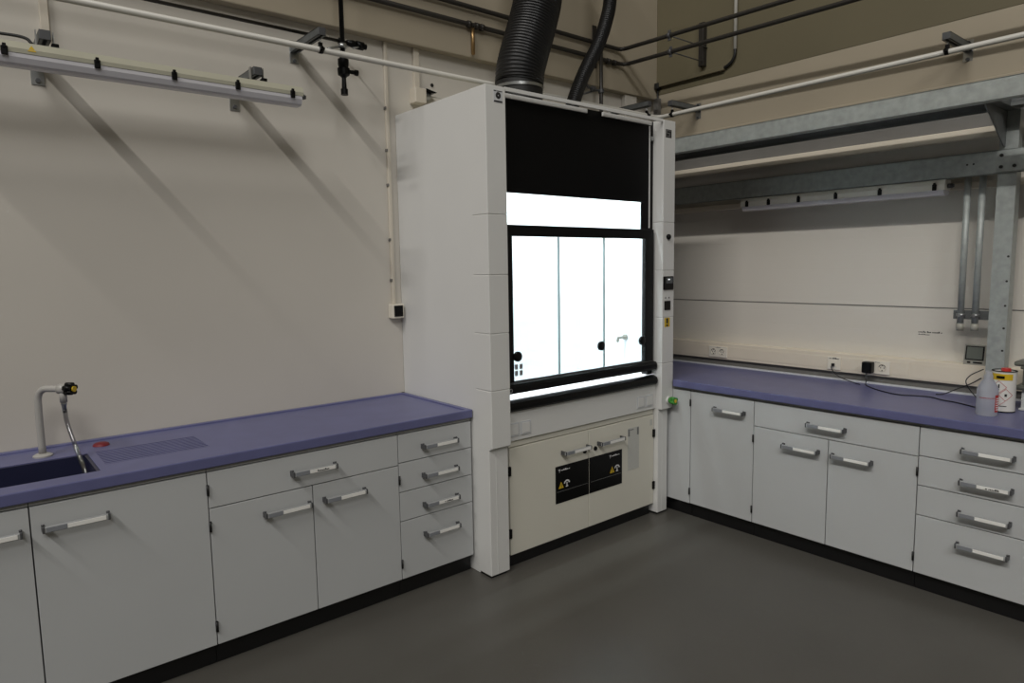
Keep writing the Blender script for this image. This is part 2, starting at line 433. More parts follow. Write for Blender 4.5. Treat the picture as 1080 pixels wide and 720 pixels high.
# ------------------------------------------------------------------ raceway and sockets
r = thing('cable_raceway', 'off-white cable raceway along the right wall above the worktop', 'raceway', (4.445, 1.9, .955))
b = MB(r); b.box(4.400, XW - .001, -.2, YW - .02, .955, 1.075, .004); b.build('channel', M['race'], r)
b = MB(r); b.box(4.3975, 4.4005, 1.20 + .36, YW - .03, .975, 1.052, .001); b.box(4.3975, 4.4005, -.2, 1.545, .966, 1.052, .001); b.build('cover', M['race'], r)
def socket(label, y0, y1, kind):
    zc = 1.010
    r = thing('wall_socket', label, 'socket', (4.397, (y0 + y1) / 2, zc - .04), 0, 'sockets on the raceway')
    b = MB(r); b.box(4.391, 4.398, y0, y1, zc - .041, zc + .041, .002); b.build('plate', M['plug'], r)
    if kind == 'data':
        MB(r).box(4.388, 4.392, (y0 + y1) / 2 - .022, (y0 + y1) / 2 + .022, zc - .022, zc + .018, .001).build('outlet', M['plug'], r)
        b = MB(r); scribble(b, lambda mb, a, c, z, z2: mb.box(4.3902, 4.3912, a, c, z, z2), y0 + .012, y1 - .012, zc + .027, .010, 3); b.build('print', M['ink'], r)
        return
    for yc in ((y0 + y1) / 2 - .0355, (y0 + y1) / 2 + .0355):
        b = MB(r)
        b.lathe([(.0215, -.004), (.0215, -.0005), (.0185, .0)], (4.391, yc, zc), axis='x')
        b.lathe([(.0185, -.0005), (0, -.0002)], (4.391, yc, zc), axis='x')
        o = b.build('socket_cup', M['plug'], r)
        c = MB(r)
        for dy, dz, rr in ((-.0095, 0, .0032), (.0095, 0, .0032)): c.lathe([(0, -.0012), (rr, -.0012), (rr, 0)], (4.391, yc + dy, zc + dz), 10, 'x')
        c.box(4.3885, 4.391, yc - .003, yc + .003, zc + .013, zc + .019); c.box(4.3885, 4.391, yc - .003, yc + .003, zc - .019, zc - .013)
        # dark blocks painting the shade under the upper recess rim
        for k in range(9):
            a = math.radians(20 + k * 17.5)
            c.box(4.3883, 4.3892, yc + .0195 * math.cos(a) - .002, yc + .0195 * math.cos(a) + .002, zc + .0195 * math.sin(a) - .002, zc + .0195 * math.sin(a) + .002)
        c.build('holes_and_rim_shade', M['dark'], o)
    b = MB(r); scribble(b, lambda mb, a, c, z, z2: mb.box(4.3902, 4.3912, a, c, z, z2), (y0 + y1) / 2 - .02, (y0 + y1) / 2 + .02, zc + .030, .006, 5); b.build('print', M['gink'], r)
socket('white double socket on the raceway close to the fume hood', 2.795, 2.950, 'double')
socket('white data outlet with printed tag and thin black cable plugged in', 1.965, 2.050, 'data')
socket('white double socket whose left half holds the black power adapter', 1.665, 1.825, 'double')
# adapter plugged into the third socket's left outlet
r = thing('power_adapter', 'black cube power adapter plugged into the raceway', 'adapter', (4.36, 1.7805, .985))
MB(r).box(4.335, 4.3865, 1.752, 1.812, .975, 1.045, .008, 3).build('housing', M['black'], r)
MB(r).tube(bez([(4.345, 1.782, .977), (4.34, 1.782, .95), (4.325, 1.775, .925), (4.30, 1.765, .909), (4.26, 1.73, .9075), (4.19, 1.655, .9075), (4.13, 1.555, .9075), (4.12, 1.49, .9075), (4.15, 1.43, .9075), (4.165, 1.36, .9075), (4.12, 1.29, .9075), (4.10, 1.22, .9075), (4.04, 1.12, .9075), (4.0, 1.075, .9075)], 8), .0032, 8).build('cord', M['cable'], r)
r = thing('network_cable', 'thin black cable plugged into the data outlet, lying on the worktop', 'cable', (4.38, 2.0, .98))
MB(r).box(4.372, 4.389, 2.0, 2.016, .993, 1.010, .002).build('connector', M['black'], r)
MB(r).tube(bez([(4.374, 2.008, 1.0), (4.355, 2.006, .985), (4.36, 1.99, .955), (4.355, 1.95, .93), (4.345, 1.90, .917), (4.325, 1.84, .9075), (4.30, 1.80, .9075)], 8), .003, 8).build('cord', M['cable'], r)
tag(MB().tube(bez([(4.27, 1.37, .9075), (4.28, 1.33, .915), (4.30, 1.27, .95), (4.31, 1.21, .985), (4.31, 1.165, 1.02)], 8), .003, 8).build('power_cable', M['cable']),
    'black cable rising from the right worktop to the rack post', 'cable')
tag(MB().tube(bez([(4.27, 1.165, .9085), (4.305, 1.215, .95), (4.33, 1.243, .99), (4.335, 1.225, 1.025), (4.335, 1.19, 1.05), (4.34, 1.165, 1.066)], 8), .0028, 8).build('sensor_cable', M['cable']),
    'thin looped black cable hanging below the small grey display', 'cable')

# small grey thermometer / clock on the raceway
r = thing('digital_thermometer', 'small grey digital display standing on the raceway beside the rack post', 'thermometer', (4.43, 1.232, 1.075))
b = MB(r); b.prism([(4.408, 1.180, 1.0755), (4.445, 1.180, 1.0755), (4.445, 1.180, 1.188), (4.425, 1.180, 1.188)], (0, .105, 0))
c = b.build('case', M['gcase'], r)
sl = (4.425 - 4.408) / .1125
def fx_(z): return 4.408 + sl * (z - 1.0755)
MB(r).prism([(fx_(1.103) - .003, 1.187, 1.103), (fx_(1.103) + .002, 1.187, 1.103), (fx_(1.182) + .002, 1.187, 1.182), (fx_(1.182) - .003, 1.187, 1.182)], (0, .091, 0)).build('bezel', M['black'], r)
MB(r).prism([(fx_(1.109) - .0045, 1.194, 1.109), (fx_(1.109) - .002, 1.194, 1.109), (fx_(1.176) - .002, 1.194, 1.176), (fx_(1.176) - .0045, 1.194, 1.176)], (0, .077, 0)).build('screen', M['lcd'], r)
b = MB(r)
for yy, ww in ((1.258, .008), (1.215, .022)): b.box(fx_(1.09) - .003, fx_(1.09) + .002, yy - ww, yy + ww, 1.085, 1.094, .001)
b.build('button', M['black'], r)

# ------------------------------------------------------------------ wash bottle, solvent can, tiered rack
bx_, by_ = 3.890, 1.022; z0 = zt2 + .0005
r = thing('wash_bottle', 'translucent plastic wash bottle with red print in front of the tin', 'bottle', (bx_, by_, z0))
MB(r).lathe([(0, 0), (.042, 0), (.045, .006), (.045, .118), (.041, .140), (.028, .165), (.019, .178), (.018, .192), (0, .192)], (bx_, by_, z0)).build('body', M['bottle'], r)
b = MB(r)
b.lathe([(0, .217), (.014, .217), (.016, .205), (.020, .192), (.020, .186), (0, .186)], (bx_, by_, z0))
b.build('cap', M['bottle'], r)
def arc_label(mb, cx, cy, R_, a0, a1, z0_, z1_, n=10, th=.0008):
    """a strip of label hugging a cylinder"""
    pi_, po = [], []
    for k in range(n + 1):
        a = math.radians(a0 + (a1 - a0) * k / n)
        pi_.append((cx + (R_ + .0002) * math.cos(a), cy + (R_ + .0002) * math.sin(a), z0_)); po.append((cx + (R_ + th) * math.cos(a), cy + (R_ + th) * math.sin(a), z0_))
    for k in range(n):
        mb.prism([pi_[k], po[k], po[k + 1], pi_[k + 1]], (0, 0, z1_ - z0_))
b = MB(r)
arc_label(b, bx_, by_, .045, 240, 282, z0 + .02, z0 + .105)
b.build('label_panel', M['red'], r)
b = MB(r)
for i in range(6): arc_label(b, bx_, by_, .0460, 246, 274, z0 + .03 + i * .011, z0 + .035 + i * .011, 5)
b.build('label_print', M['wink'], r)
b = MB(r); arc_label(b, bx_, by_, .045, 150, 236, z0 + .088, z0 + .091); b.build('fill_line', M['red'], r)

cx, cy, cr = 4.045, .996, .052
r = thing('solvent_tin', 'white cylindrical tin with red cap, yellow band and hazard diamonds', 'tin', (cx, cy, z0))
b = MB(r); b.lathe([(0, 0), (cr, 0), (cr + .0015, .002), (cr + .0015, .005), (cr, .007), (cr, .198), (cr + .0015, .2), (cr + .0015, .2035), (0, .2035)], (cx, cy, z0), 36); b.build('body', M['can'], r)
b = MB(r); b.lathe([(cr - .006, .2036), (cr + .002, .2036), (cr + .002, .208), (cr - .001, .2085), (cr - .006, .205)], (cx, cy, z0), 36); b.lathe([(cr + .0003, .0), (cr + .002, 0), (cr + .002, .006), (cr + .0003, .006)], (cx, cy, z0), 36); b.build('rim', M['black'], r)
b = MB(r); b.lathe([(0, .2036), (.021, .2036), (.021, .213), (.019, .219), (0, .220)], (cx + .002, cy - .006, z0), 20); b.build('cap', M['red'], r)
b = MB(r); arc_label(b, cx, cy, cr, 120, 236, z0 + .163, z0 + .194, 16); yl = b.build('yellow_band', M['yellow'], r)
b = MB(r); arc_label(b, cx, cy, cr + .0008, 158, 196, z0 + .170, z0 + .184, 8); b.build('band_emblem', M['black'], yl)
def diamond(mb, ac, zc, s, w=.0022):
    # outline diamond on the tin wall: four slanted bars
    n = 8
    for sx, sz in ((1, 1), (1, -1), (-1, 1), (-1, -1)):
        for k in range(n):
            t0, t1 = k / n, (k + 1) / n
            a0_, a1_ = ac + sx * math.degrees(s * t0 / cr), ac + sx * math.degrees(s * t1 / cr)
            zz0, zz1 = zc + sz * s * (1 - t0), zc + sz * s * (1 - t1)
            P = lambda a, R_: (cx + R_ * math.cos(math.radians(a)), cy + R_ * math.sin(math.radians(a)))
            pa, pb, qa, qb = P(a0_, cr + .0003), P(a1_, cr + .0003), P(a0_, cr + .0012), P(a1_, cr + .0012)
            mb.prism([(*pa, zz0), (*qa, zz0), (*qb, zz1), (*pb, zz1)], (0, 0, w))
b = MB(r)
diamond(b, 172, z0 + .126, .032); diamond(b, 205, z0 + .088, .030); diamond(b, 176, z0 + .058, .026); b.build('hazard_diamond', M['red'], r)
b = MB(r)
arc_label(b, cx, cy, cr, 169, 175, z0 + .122, z0 + .142, 3); arc_label(b, cx, cy, cr, 170, 174, z0 + .112, z0 + .117, 3)
arc_label(b, cx, cy, cr, 200, 211, z0 + .081, z0 + .094, 4); arc_label(b, cx, cy, cr, 165, 212, z0 + .030, z0 + .034, 8)
b.build('hazard_symbol', M['ink'], r)

r = thing('tiered_rack', 'grey-green two-tier metal rack at the right end of the worktop', 'rack', (4.2, .79, z0))
b = MB(r); b.box(4.10, 4.34, .655, .975, z0 + .225, z0 + .250, .011, 3); b.box(4.10, 4.34, .66, .945, z0 + .212, z0 + .226, .003); b.build('shelf', M['tier'], r)
b = MB(r); b.box(4.10, 4.34, .655, .965, z0 + .105, z0 + .128, .009, 3); b.build('shelf', M['tier'], r)
for px_, py_ in ((4.13, .93), (4.31, .93), (4.13, .69), (4.31, .69)):
    MB(r).box(px_ - .008, px_ + .008, py_ - .008, py_ + .008, z0, z0 + .106, .002).build('leg', M['tierl'], r)
    MB(r).box(px_ - .008, px_ + .008, py_ - .008, py_ + .008, z0 + .127, z0 + .213, .002).build('post', M['tier'], r)
b = MB(r); b.box(4.112, 4.148, .675, .945, z0 + .001, z0 + .012, .002); b.build('foot_bar', M['tierl'], r)

# ------------------------------------------------------------------ fume hood
HX0, HX1, HY, HZ = 2.117, 3.647, 2.723, 2.569
LI, RI = 2.245, 3.528
h = thing('fume_hood', 'tall white fume hood with lit interior and black sash in the corner', 'fume hood', (HX0, HY, 0))
# side walls
b = MB(h); b.box(HX0 + .001, HX0 + .030, HY + .13, YW - .003, .001, HZ - .001, .002); b.build('side_panel', M['hood'], h)
b = MB(h); b.box(HX1 - .055, HX1 - .027, HY + .13, YW - .003, .001, HZ - .001, .002); b.build('side_panel', M['hood'], h)
# front columns in stacked installation panels
for nm, x0, x1 in (('l', HX0, LI), ('r', RI, HX1)):
    b = MB(h)
    zs = [.719, 1.025, 1.325, 1.628, 1.935, HZ]
    for a, c in zip(zs, zs[1:]): b.box(x0, x1, HY, HY + .132, a + (.0012 if a > .72 else 0), c - (.0012 if c < HZ else 0), .003)
    b.box(x0 + .003, x1 - .003, HY + .004, HY + .13, .722, HZ - .004)
    # sloped soffit under the column
    if nm == 'l': b.prism([(x0, HY + .004, .719), (x1, HY + .004, .719), (x1, HY + .03, .705), (x0, HY + .03, .705)], (0, .08, 0))
    b.build('front_column', M['hood'], h)
    b = MB(h); b.box(x0 + .0005, x1 - (.0 if nm == 'l' else .018), HY + .028, HY + .133, .012, .722, .003)
    b.box(x0 + .045, x0 + .048, HY + .0268, HY + .03, .014, .70); b.build('leg', M['hood'], h)
    b = MB(h); b.box(x0 + .004, x1 - .022, HY + .034, HY + .128, .0005, .013); b.build('foot', M['plinth'], h)
b = MB(h); b.box(LI, RI, HY + .003, HY + .012, 2.553, HZ + .004, .002); b.build('top_rail', M['hood'], h)
b = MB(h); b.box(HX0 + .03, HX1 - .055, HY + .133, YW - .003, 2.53, 2.56); b.build('roof', M['hoodc'], h)
# light strips above the black panel
for xa, xb in ((LI + .002, 2.895), (3.025, 3.475)):
    MB(h).box(xa, xb, HY + .050, HY + .062, 2.535, 2.558, .002).build('strip_profile', M['hood'], h)
# black upper panel with window
SY = 2.802
b = MB(h); b.box(LI + .001, 3.478, SY, SY + .012, 2.060, 2.566, .001); b.box(3.415, 3.478, SY, SY + .012, 1.87, 2.060); b.box(LI + .001, 2.292, SY, SY + .012, 1.87, 2.060)
b.build('upper_panel', M['blind'], h)
MB(h).box(2.29, 3.417, SY + .003, SY + .009, 1.86, 2.062).build('upper_pane', M['glass'], h)
b = MB(h); b.box(3.480, 3.527, SY + .002, SY + .05, .95, 2.566, .002); b.box(LI + .0005, LI + .012, SY + .014, SY + .05, .95, 2.53); b.build('sash_track', M['black'], h)
MB(h).box(3.482, 3.488, SY - .006, SY + .001, 1.90, 2.535, .001).build('guide_strip', M['hood'], h)
b = MB(h); b.lathe([(0, -.012), (.014, -.012), (.016, 0), (0, 0)], (3.505, SY + .002, 2.46), 14, 'y'); b.build('pulley', M['steel'], h)
# sash
sy = 2.778
b = MB(h)
b.box(LI + .003, 3.508, sy, sy + .022, 1.830, 1.890, .003); b.box(LI + .003, 2.322, sy, sy + .022, .985, 1.832, .002)
b.box(3.428, 3.508, sy, sy + .022, .985, 1.832, .002); b.box(LI + .003, 3.508, sy, sy + .022, .985, 1.048, .002)
sash = b.build('sash', M['black'], h)
for i, (xa, xb, yy) in enumerate(((2.318, 2.672, .004), (2.664, 3.048, .010), (3.040, 3.432, .004))):
    p = MB(h).box(xa, xb, sy + yy, sy + yy + .005, 1.044, 1.834).build('sash_pane', M['glass'], sash)
MB(h).box(2.6665, 2.672, sy + .0035, sy + .0155, 1.046, 1.832).build('pane_edge', M['edge'], sash)
MB(h).box(3.0425, 3.048, sy + .0035, sy + .0155, 1.046, 1.832).build('pane_edge', M['edge'], sash)
for kx in (2.345, 3.008, 3.392):
    MB(h).lathe([(0, -.012), (.022, -.012), (.028, -.008), (.028, .003), (0, .003)], (kx, sy, 1.183), 24, 'y').build('finger_knob', M['black'], sash)
b = MB(h)
for i in range(2):
    for j in range(2): b.box(2.328 + i * .034, 2.350 + i * .034, sy + .0025, sy + .0035, 1.076 + j * .036, 1.104 + j * .036)
b.build('window_sticker', M['gink'], sash)
# sash grip: rounded bar
b = MB(h)
prof = [(sy + .001, 1.040), (sy - .018, 1.036), (sy - .027, 1.022), (sy - .027, 1.000), (sy - .020, .985), (sy + .001, .981)]
b.prism([(LI + .002, y, z) for y, z in prof], (3.516 - LI - .002, 0, 0)); b.build('sash_grip', M['black'], sash)
MB(h).box(LI + .004, 3.510, sy - .0006, sy + .001, 1.0405, 1.0425).build('grip_line', M['gink'], sash)
MB(h).lathe([(.008, -.002), (.012, -.002), (.012, 0), (.008, 0), (.008, -.002)], (2.272, sy - .027, 1.006), 18, 'y').build('grip_emblem', M['steel'], sash)
# airfoil sill
b = MB(h)
prof = [(2.83, .915), (2.80, .945), (2.772, .947), (2.748, .936), (2.741, .918), (2.744, .900), (2.755, .888), (2.83, .886)]
b.prism([(LI + .002, y, z) for y, z in prof], (3.512 - LI - .002, 0, 0)); b.build('airfoil_sill', M['black'], h)
# lower front panel with socket rows
b = MB(h); b.box(LI + .0005, RI - .0005, 2.772, 2.80, .722, .886, .002); b.build('service_front', M['hood'], h)
for xa in (2.268, 2.352, 3.338, 3.424):
    p = MB(h).box(xa, xa + .073, 2.766, 2.773, .748, .823, .002).build('socket_cover', M['trim'], h)
    MB(h).box(xa + .008, xa + .065, 2.764, 2.7665, .757, .815, .002).build('socket_flap', M['hood'], p)
# interior
b = MB(h); b.box(LI + .001, RI - .001, 2.83, 3.52, .896, .912); b.box(LI + .001, RI - .001, 2.81, 2.835, .896, .914, .002); b.build('work_surface', M['inner'], h)
b = MB(h); b.box(LI - .01, RI + .01, 3.46, 3.475, .912, 2.52); b.build('baffle', M['inner'], h)
b = MB(h); b.box(LI - .012, LI + .0005, HY + .134, 3.46, .912, 2.53); b.build('inner_wall', M['inner'], h)
b = MB(h); b.box(RI - .0005, RI + .012, HY + .134, 3.46, .912, 2.53); b.build('inner_wall', M['inner'], h)
b = MB(h); b.cyl((RI, 3.03, 1.178), (3.45, 3.03, 1.178), .008, 12); b.cyl((3.452, 3.03, 1.182), (3.444, 3.03, 1.150), .009, 12); b.lathe([(0, -.014), (.018, -.014), (.018, 0), (0, 0)], (RI, 3.03, 1.178), 14, 'x')
b.build('outlet_nozzle', M['gcase'], h)
b = MB(h); b.box(2.36, 3.42, 2.905, 2.955, 2.505, 2.528, .004); b.build('interior_lamp', M['lit'], h)
# controls on the right column
def rf(mb, x0, x1, z0, z1, d=.006, bev=.002): return mb.box(x0, x1, HY - d, HY + .001, z0, z1, bev)
b = MB(h); b.lathe([(0, -.016), (.013, -.016), (.017, -.012), (.017, 0), (0, 0)], (3.580, HY, 1.842), 20, 'y'); b.build('rotary_knob', M['black'], h)
p = rf(MB(h), 3.533, 3.634, 1.503, 1.590, .010, .005).build('control_display', M['black'], h)
MB(h).box(3.553, 3.622, HY - .0108, HY - .009, 1.545, 1.582, .0005).build('display_screen', M['screen'], p)
MB(h).box(3.572, 3.590, HY - .0114, HY - .0104, 1.566, 1.574).build('display_digits', M['led'], p)
rf(MB(h), 3.548, 3.608, 1.372, 1.432, .006, .003).build('rocker_switch', M['black'], h)
b = MB(h); b.lathe([(0, -.002), (.006, -.002), (.006, 0), (0, 0)], (3.560, HY, 1.452), 12, 'y'); b.lathe([(0, -.002), (.006, -.002), (.006, 0), (0, 0)], (3.596, HY, 1.452), 12, 'y'); b.build('indicator', M['gink'], h)
p = rf(MB(h), 3.552, 3.606, 1.262, 1.322, .0012, 0).build('warning_sticker', M['yellow'], h)
b = MB(h); b.box(3.569, 3.587, HY - .002, HY - .0008, 1.285, 1.318); b.box(3.569, 3.587, HY - .002, HY - .0008, 1.266, 1.278); b.build('sticker_mark', M['ink'], p)
b = MB(h); b.lathe([(0, -.012), (.024, -.012), (.026, 0), (0, 0)], (3.600, HY, .775), 18, 'y'); b.build('valve_collar', M['hood'], h)
b = MB(h); b.cyl((3.602, HY - .012, .775), (3.602, HY - .03, .775), .020, 16)
for k in range(4):
    a = math.pi / 2 * k + .5
    b.cyl((3.602 + .017 * math.cos(a), HY - .03, .775 + .017 * math.sin(a)), (3.602 + .017 * math.cos(a), HY - .056, .775 + .017 * math.sin(a)), .012, 10)
b.cyl((3.602, HY - .03, .775), (3.602, HY - .054, .775), .018, 16)
p = b.build('gas_valve_knob', M['green'], h)
MB(h).cyl((3.602, HY - .054, .775), (3.602, HY - .058, .775), .012, 14).build('knob_cap', M['yellow'], p)
# emblem stickers at the column tops
def face(mb, x0, x1, z0, z1, d=.0014): return mb.box(x0, x1, HY - d, HY + .0005, z0, z1)
p = face(MB(h), 2.168, 2.226, 2.486, 2.548, .0008).build('emblem_sticker', M['gink'].copy(), h)
p.data.materials[0] = M['trim']
b = MB(h); b.lathe([(.0035, -.0016), (.0165, -.0016), (.0165, 0), (.0035, 0), (.0035, -.0016)], (2.198, HY, 2.522), 18, 'y')
face(b, 2.170, 2.224, 2.489, 2.497); face(b, 2.170, 2.186, 2.541, 2.546); face(b, 2.190, 2.224, 2.541, 2.545)
b.build('emblem', M['ink'], p)
p = face(MB(h), 3.549, 3.606, 2.462, 2.512, .0010).build('emblem_sticker', M['ink'], h)
b = MB(h)
for x0, x1, z0_, z1_ in ((3.556, 3.598, 2.503, 2.507), (3.556, 3.561, 2.487, 2.503), (3.556, 3.590, 2.486, 2.490), (3.585, 3.590, 2.472, 2.487), (3.560, 3.590, 2.468, 2.472)): face(b, x0, x1, z0_, z1_, .0018)
b.build('emblem', M['gink'], p)

# ---------------------------------------------- safety cabinet under the hood
c = thing('safety_cabinet', 'cream white two-door safety cabinet under the fume hood', 'cabinet', (2.89, 2.78, 0))
CY = 2.782; CX0, CX1, CM = LI + .036, RI - .004, 2.905
b = MB(c); b.box(CX0, CX1, CY + .022, 3.40, .07, .716, .002); b.box(CX0, CX1, CY + .006, CY + .03, .685, .716, .002); b.build('carcass', M['hoodc'], c)
b = MB(c); b.box(CX0, CX1 - .02, CY + .02, 3.38, .001, .068); b.build('plinth', M['plinth'], c)
for sd, x0, x1 in (('l', CX0, CM - .002), ('r', CM + .002, CX1)):
    d = MB(c).box(x0, x1, CY, CY + .021, .072, .680, .003).build('door', M['hoodc'], c)
    px0, px1 = (2.624, CM - .003) if sd == 'l' else (CM + .003, 3.205)
    MB(c).box(px0, px1, CY - .002, CY + .001, .283, .506).build('black_plate', M['black'], d)
    k = MB(c)
    mx = 2.645 if sd == 'l' else 3.085
    k.prism([(mx, CY - .0032, .487), (mx + .012, CY - .0032, .470), (mx + .007, CY - .0032, .466), (mx + .016, CY - .0032, .487), (mx + .012, CY - .0032, .487), (mx + .009, CY - .0032, .480), (mx + .005, CY - .0032, .487)], (0, .0015, 0))
    scribble(k, lambda mb, a, e, z, z2: mb.box(a, e, CY - .003, CY - .0015, z, z2), mx + .022, mx + .095, .476, .009, 31)
    ix = 2.715 if sd == 'l' else 3.158
    for q in range(7):   # arc of the white symbol
        a = math.radians(20 + q * 23.3)
        k.box(ix + .020 * math.cos(a) - .0045, ix + .020 * math.cos(a) + .0045, CY - .003, CY - .0015, .392 + .018 * math.sin(a) - .004, .392 + .018 * math.sin(a) + .004)
    k.box(ix - .003, ix + .003, CY - .003, CY - .0015, .377, .400); k.box(ix - .009, ix + .009, CY - .003, CY - .0015, .372, .378)
    k.build('plate_print', M['wink'], d)
    tx = 2.668 if sd == 'l' else 3.112
    k = MB(c); k.prism([(tx - .020, CY - .0032, .371), (tx + .020, CY - .0032, .371), (tx, CY - .0032, .410)], (0, .0015, 0)); k.build('warning_triangle', M['yellow'], d)
    k = MB(c); k.box(tx - .0022, tx + .0022, CY - .0042, CY - .003, .382, .398); k.box(tx - .0022, tx + .0022, CY - .0042, CY - .003, .3745, .379); k.build('exclamation_mark', M['ink'], d)
    k = MB(c); k.box(px0 + .01, px1 - .01, CY - .0028, CY - .0015, .352, .3535); k.build('plate_line', M['gink'], d)
    # handle
    hx0, hx1, hz = (2.668, 2.888, .584) if sd == 'l' else (2.975, 3.195, .584)
    k = MB(c); k.box(hx0, hx1, CY - .044, CY - .033, hz - .0115, hz + .0115, .003); k.build('handle', M['alu'], d)
    for xe in (hx0 + .005, hx1 - .005):
        k = MB(c); k.box(xe - .0045, xe + .0045, CY - .0445, CY, hz - .012, hz + .012, .002)
        k.build('handle_bracket', M['dkalu'], d)['label'] = 'dark grey handle end bracket'
    MB(c).box(hx0 + .075, hx1 - .012, CY - .0455, CY - .0435, hz - .008, hz + .008).build('label_strip', M['strip'], d)
    MB(c).box(hx0 + .018, hx0 + .070, CY - .0457, CY - .0435, hz - .009, hz + .009).build('label_cover', M['grip'], d)
    lx = 2.866 if sd == 'l' else 2.960
    MB(c).lathe([(0, -.008), (.012, -.008), (.014, 0), (0, 0)], (lx, CY, .556), 16, 'y').build('lock', M['black'], d)
    hx = CX0 - .006 if sd == 'l' else CX1 - .003
    for zz in (.555, .200):
        MB(c).box(hx - .010, hx + .010, CY - .010, CY + .004, zz - .026, zz + .026, .002).build('hinge', M['black'], d)
    if sd == 'r':
        p = MB(c).box(3.262, 3.372, CY - .0016, CY + .001, .352, .628).build('notice_sheet', M['paper'], d)
        k = MB(c)
        k.box(3.264, 3.280, CY - .0026, CY - .0012, .575, .622); k.box(3.352, 3.368, CY - .0026, CY - .0012, .575, .622); k.box(3.284, 3.318, CY - .0024, CY - .0012, .612, .618)
        k.build('notice_mark', M['gink'], p)
        MB(c).box(3.484, 3.506, CY - .0016, CY + .001, .612, .652).build('type_plate', M['paper'], d)

# ------------------------------------------------------------------ exhaust ducts on the hood
def corrugated(path, R, pitch, amp, seg=28):
    pts = bez(path, 40); L = [0]
    for a, b_ in zip(pts, pts[1:]): L.append(L[-1] + (b_ - a).length)
    n = int(L[-1] / pitch * 4); out, rs = [], []
    j = 0
    for k in range(n + 1):
        s = L[-1] * k / n
        while j < len(L) - 2 and L[j + 1] < s: j += 1
        t = (s - L[j]) / max(1e-9, L[j + 1] - L[j]); out.append(pts[j].lerp(pts[j + 1], t)); rs.append(R + amp * (1, 0, -1, 0)[k % 4])
    return out, rs
r = thing('exhaust_duct', 'large black corrugated exhaust hose rising from the fume hood roof', 'duct', (2.628, 3.06, 2.561))
pp, rs = corrugated([(2.628, 3.06, 2.708), (2.64, 3.06, 2.799), (2.679, 3.06, 2.915), (2.737, 3.06, 3.07), (2.785, 3.06, 3.243), (2.828, 3.089, 3.533), (2.857, 3.137, 4.112)], .136, .0175, .006)
MB(r).tube(pp, rs, 32).build('hose', M['hose'], r)
b = MB(r); b.lathe([(.128, 0), (.128, .16), (.1355, .16), (.1355, 0), (.128, 0)], (2.628, 3.06, 2.561), 36); b.build('collar', M['rubber'], r)
b = MB(r); b.lathe([(.1365, .118), (.1415, .118), (.1415, .134), (.1365, .134), (.1365, .118)], (2.628, 3.06, 2.561), 36); b.build('hose_clamp', M['steel'], r)
r = thing('exhaust_hose', 'thin black corrugated hose right of the large exhaust duct', 'duct', (3.19, 3.14, 2.561))
pp, rs = corrugated([(3.12, 3.15, 2.60), (3.17, 3.15, 2.73), (3.26, 3.15, 2.90), (3.385, 3.15, 3.09), (3.465, 3.15, 3.26), (3.505, 3.15, 3.42), (3.50, 3.15, 3.75), (3.44, 3.2, 4.2)], .041, .0135, .0042)
MB(r).tube(pp, rs, 20).build('hose', M['hose'], r)
b = MB(r); b.lathe([(.036, 0), (.050, 0), (.050, .05), (.036, .05)], (3.112, 3.15, 2.561), 24); b.build('collar', M['rubber'], r)
tag(MB().box(2.98, 3.10, 3.42, 3.55, 2.561, 2.72, .006).build('control_box', M['gap']), 'grey control box on the hood roof between the two hoses', 'control box')

# ------------------------------------------------------------------ channel arms with pipes
PYL, PXR, PZ = 3.270, 4.165, 2.752
def arm(mbf, foot, tip, z, axis):
    """C channel arm from the wall to its tip; axis 'y' (left wall) or 'x' (right wall)"""
    b = mbf; w = .019
    if axis == 'y':
        x = foot
        b.box(x - w, x + w, tip, YW - .006, z + w - .003, z + w); b.box(x - w, x - w + .003, tip, YW - .006, z - w, z + w); b.box(x + w - .003, x + w, tip, YW - .006, z - w, z + w)
        b.box(x - w, x - .007, tip, YW - .006, z - w, z - w + .003); b.box(x + .007, x + w, tip, YW - .006, z - w, z - w + .003)
    else:
        y = foot
        b.box(tip, XW - .006, y - w, y + w, z + w - .003, z + w); b.box(tip, XW - .006, y - w, y - w + .003, z - w, z + w); b.box(tip, XW - .006, y + w - .003, y + w, z - w, z + w)
        b.box(tip, XW - .006, y - w, y - .007, z - w, z - w + .003); b.box(tip, XW - .006, y + .007, y + w, z - w, z - w + .003)
    return b
